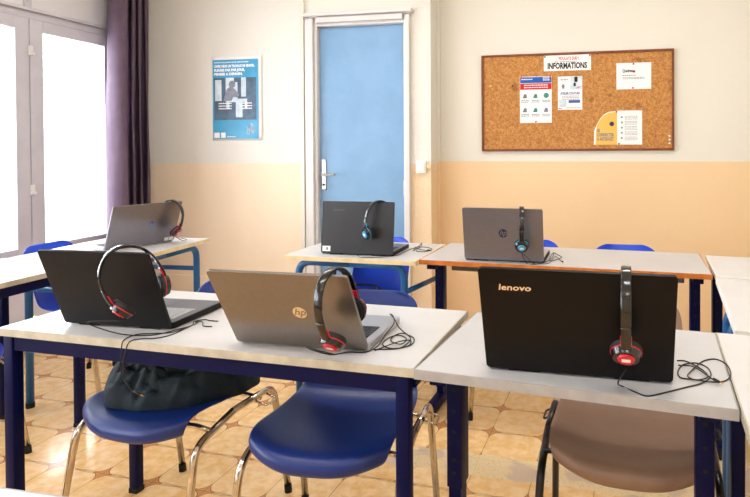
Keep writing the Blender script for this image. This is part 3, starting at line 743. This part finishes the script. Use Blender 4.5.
r = sheet('notice_poster', 'white notice with blue and red header bands and six icons', 'poster', -.477, -.25, 1.455, 1.786)
bars('blue_band', r, 'ink_blue', [(.002, .225, .285, .327)]); bars('red_band', r, 'ink_red', [(.002, .225, .238, .282)])
bars('band_text', r, 'paper', lines(.03, .20, .272, 2, .016, .006) + lines(.012, .09, .315, 1, .01, .007) + lines(.165, .215, .322, 2, .014, .007), F_ - .0004)
for q, (ix, iz) in enumerate([(a, b) for b in (.185, .085) for a in (.038, .113, .188)]):
    bm = bmesh.new(); disc(bm, (ix, F_, iz + .01), (0, 1, 0), .019 if q == 2 else .012, .0006, 16)
    if q != 2: box(bm, ix - .017, ix + .012, F_ - .0003, F_ + .0003, iz - .008, iz + .004)
    obj('icon', bm, 'ink_green' if q in (1, 2, 4) else 'poster_mid', r)
bars('caption', r, 'ink_grey', sum([lines(ix - .028, ix + .028, iz - .022, 2, .011, .005) for iz in (.185, .085) for ix in (.038, .113, .188)], []))
r = sheet('workshop_leaflet', 'pale leaflet titled ATELIER COUTURE with a seated figure at top right', 'leaflet', -.207, -.037, 1.545, 1.78, 'paper')
bars('photo', r, 'poster_pale', [(.085, .168, .145, .232)]); bars('drawing', r, 'poster_pale', [(.01, .06, .02, .07)]); bars('figure', r, 'ink', [(.115, .137, .195, .232), (.11, .125, .165, .19)], F_ - .0005)
bars('garment', r, 'ink_red', [(.128, .15, .15, .155), (.14, .16, .158, .162)], F_ - .0008)
text('leaflet_title', 'ATELIER COUTURE', .022, 'ink_indigo', r, (.018, F_ - .0003, .108), bold=.0008, width=.135)
bars('blue_box', r, 'ink_indigo', [(.075, .155, .048, .068)]); bars('small_print', r, 'ink_grey', lines(.03, .15, .098, 3, .011, .004) + lines(.06, .16, .015, 1, .01, .004) + lines(.02, .07, .215, 1, .01, .006) + [(.02, .05, .165, .168), (.03, .045, .15, .18)])
bars('footer_flag', r, 'ink_blue', [(.006, .014, .006, .014)]); bars('footer_red', r, 'ink_red', [(.018, .026, .006, .014)])
r = sheet('white_card', 'white landscape notice pinned at the upper right of the cork board', 'notice', .196, .428, 1.68, 1.862)
text('card_title', 'Quadrata', .03, 'ink', r, (.04, F_ - .0003, .118), bold=.0008, width=.075); bars('card_lines', r, 'ink', lines(.04, .13, .098, 1, .01, .004)); bars('card_text', r, 'ink_grey', lines(.04, .19, .083, 2, .009, .004))
bm = bmesh.new(); disc(bm, (.118, F_, .122), (0, 1, 0), .009, .0006, 16); obj('card_emblem', bm, 'pin_red', r)
# folded booklet, left page curled
r = tag(empty('internet_booklet', (.042, YP, 1.297)), 'open booklet with a yellow page reading SE CONNECTER A INTERNET', 'booklet')
obj('white_page', B(.158, .326, -.0012, 0, .0, .236), 'paper', r)
def page(bm, x0, y, g):
    pts = [(x0, 0), (.158, 0), (.158, .234 - g)] + [(.158 - .03 * k / 6 - (.158 - .03 - x0) * (k / 8) ** 1.2 * .0, .234 - g) for k in (0,)]
    c = [(.10, .228 - g), (.07, .212 - g), (.045, .185 - g), (.022, .145 - g), (x0 + .003, .10 - g * .5)]
    return [(a, y, b) for a, b in pts + c]
for nm, mm, x0, y, g in (('left_page', 'paper', .0, -.0012, 0), ('yellow_page', 'ink_yellow', .012, -.0020, .006)):
    bm = bmesh.new(); P = page(bm, x0, y, g); f = [bm.verts.new(p) for p in P]; b2 = [bm.verts.new((p[0], p[1] + .0007, p[2])) for p in P]
    bm.faces.new(f); bm.faces.new(b2[::-1])
    for i in range(len(P)): j = (i + 1) % len(P); bm.faces.new((f[i], f[j], b2[j], b2[i]))
    obj(nm, bm, mm, r)
for k, tx in enumerate(('SE', 'CONNECTER', 'A INTERNET')): text('booklet_title', tx, .033, 'ink_grey' if 0 else 'poster_mid', r, (.022, -.0026, .088 - k * .030), bold=.001, width=(.02, .115, .115)[k])
bm = bmesh.new(); disc(bm, (.122, -.0024, .145), (0, 1, 0), .016, .0008, 16); obj('booklet_emblem', bm, 'pin_dark', r)
bm = bmesh.new()
for k in range(5): disc(bm, (.19, -.0015, .19 - k * .036), (0, 1, 0), .007, .0008, 10)
obj('bullet', bm, 'poster_mid', r)
bars('page_text', r, 'ink_grey', sum([lines(.21, .295, .198 - k * .036, 3, .010, .003) for k in range(5)], []), -.0016)
def pin(x, z, m, label, y=YP - .002):
    bm = bmesh.new(); disc(bm, (0, -.004, 0), (0, 1, 0), .0065, .003, 12); disc(bm, (0, -.001, 0), (0, 1, 0), .003, .006, 8)
    o = obj('push_pin', bm, m); o.location = (x, y, z); tag(o, label, 'pin', 'push pins on the cork board')
pin(-.468, 1.779, 'pin_red', 'red pin at top left of the six icon notice'); pin(-.258, 1.779, 'pin_red', 'red pin at top right of the six icon notice')
pin(-.362, 1.463, 'pin_red', 'red pin at bottom of the six icon notice')
pin(-.298, 1.922, 'pin_green', 'green pin at top left of the INFORMATIONS sheet'); pin(.015, 1.924, 'pin_red', 'red pin at top right of the INFORMATIONS sheet')
pin(.310, 1.854, 'pin_red', 'red pin at top of the white landscape notice'); pin(.306, 1.688, 'pin_red', 'red pin at bottom of the white landscape notice')
pin(.196, 1.525, 'pin_red', 'red pin at top of the yellow booklet'); pin(.212, 1.303, 'pin_green', 'green pin at bottom of the yellow booklet')
pin(-.689, 1.725, 'pin_yellow', 'yellow pin alone at left of the cork board', YP + .0015); pin(-.53, 1.721, 'pin_dark', 'dark blue pin left of the six icon notice', YP + .0015)
pin(.457, 1.354, 'board_frame', 'brown pin right of the yellow booklet', YP + .0015)
for q, z in enumerate((1.355, 1.330, 1.305)): pin(.548, z, 'pin_white', ('topmost', 'middle', 'lowest')[q] + ' of three white pins at lower right of the cork board', YP + .0015)

# ------------------------------------------------------------------ blue poster by the curtain
r = tag(empty('wall_poster', (-2.817, YB, 1.342)), 'blue poster with a photograph of a figure at a table, between curtain and door', 'poster')
PW, PH = .418, .634
bm = bmesh.new(); g = [[bm.verts.new((PW * i / 12, -.003 - .004 * noise.noise(Vector((i * .5, j * .4, 1))) - .006 * (i == 12), PH * j / 16)) for i in range(13)] for j in range(17)]
for j in range(16):
    for i in range(12): bm.faces.new((g[j][i], g[j][i + 1], g[j + 1][i + 1], g[j + 1][i]))
o = obj('poster_sheet', bm, 'paper', r, smooth=True); md = o.modifiers.new('t', 'SOLIDIFY'); md.thickness = .0006
Y0 = -.0102
bars('blue_ground', r, 'poster_blue', [(.010, .392, .012, .612)], Y0)
bars('photo', r, 'poster_dark', [(.022, .376, .155, .475)], Y0 - .0007)
bars('photo_window', r, 'poster_pale', [(.03, .085, .30, .46), (.12, .19, .36, .475), (.25, .29, .33, .475), (.17, .22, .30, .44)], Y0 - .0011)
bars('photo_table', r, 'poster_pale', [(.12, .30, .29, .315), (.205, .26, .175, .29), (.125, .15, .24, .29), (.28, .30, .24, .29)], Y0 - .0015)
bm = bmesh.new(); disc(bm, (.175, Y0 - .0018, .425), (0, 1, 0), .028, .0006, 16); P = [(.10, .30), (.13, .39), (.165, .41), (.20, .385), (.235, .345), (.22, .325), (.185, .33), (.17, .30)]
f = [bm.verts.new((a, Y0 - .0020, b)) for a, b in P]; f2 = [bm.verts.new((a, Y0 - .0014, b)) for a, b in P]; bm.faces.new(f); bm.faces.new(f2[::-1])
for i in range(len(P)): j = (i + 1) % len(P); bm.faces.new((f[i], f[j], f2[j], f2[i]))
obj('photo_figure', bm, 'poster_mid', r)
for k, (tx, wd) in enumerate((("L'AVEC HEUR UN TRAVAUX DE GRAVIN,", .34), ('FLEURIE PAR PAR JOUR,', .26), ('PENSEE A DEMAIN.', .24))): text('poster_headline', tx, .026, 'paper', r, (.022, Y0 - .0006, .555 - k * .030), bold=.0015, width=wd)
text('poster_topline', 'POULATS SUD JARDIN HOTEL, ESPACE NORD', .012, 'paper', r, (.022, Y0 - .0006, .588), bold=.0005, width=.29)
bars('caption_text', r, 'paper', lines(.06, .17, .285, 3, .020, .008) + lines(.26, .34, .285, 3, .020, .008), Y0 - .0022)
bars('footer_logo', r, 'paper', [(.02, .065, .02, .06), (.078, .115, .02, .06)] + lines(.13, .20, .030, 1, .01, .005), Y0 - .0006)
bm = bmesh.new()
for k in range(16):
    a = rnd.uniform(-.045, .045); box(bm, .325 + a, .332 + a, Y0 - .0009, Y0 - .0005, .03 + abs(a) * .3 + rnd.uniform(0, .04), .12 - abs(a) + rnd.uniform(-.03, .02))
obj('footer_pattern', bm, 'poster_pale', r)
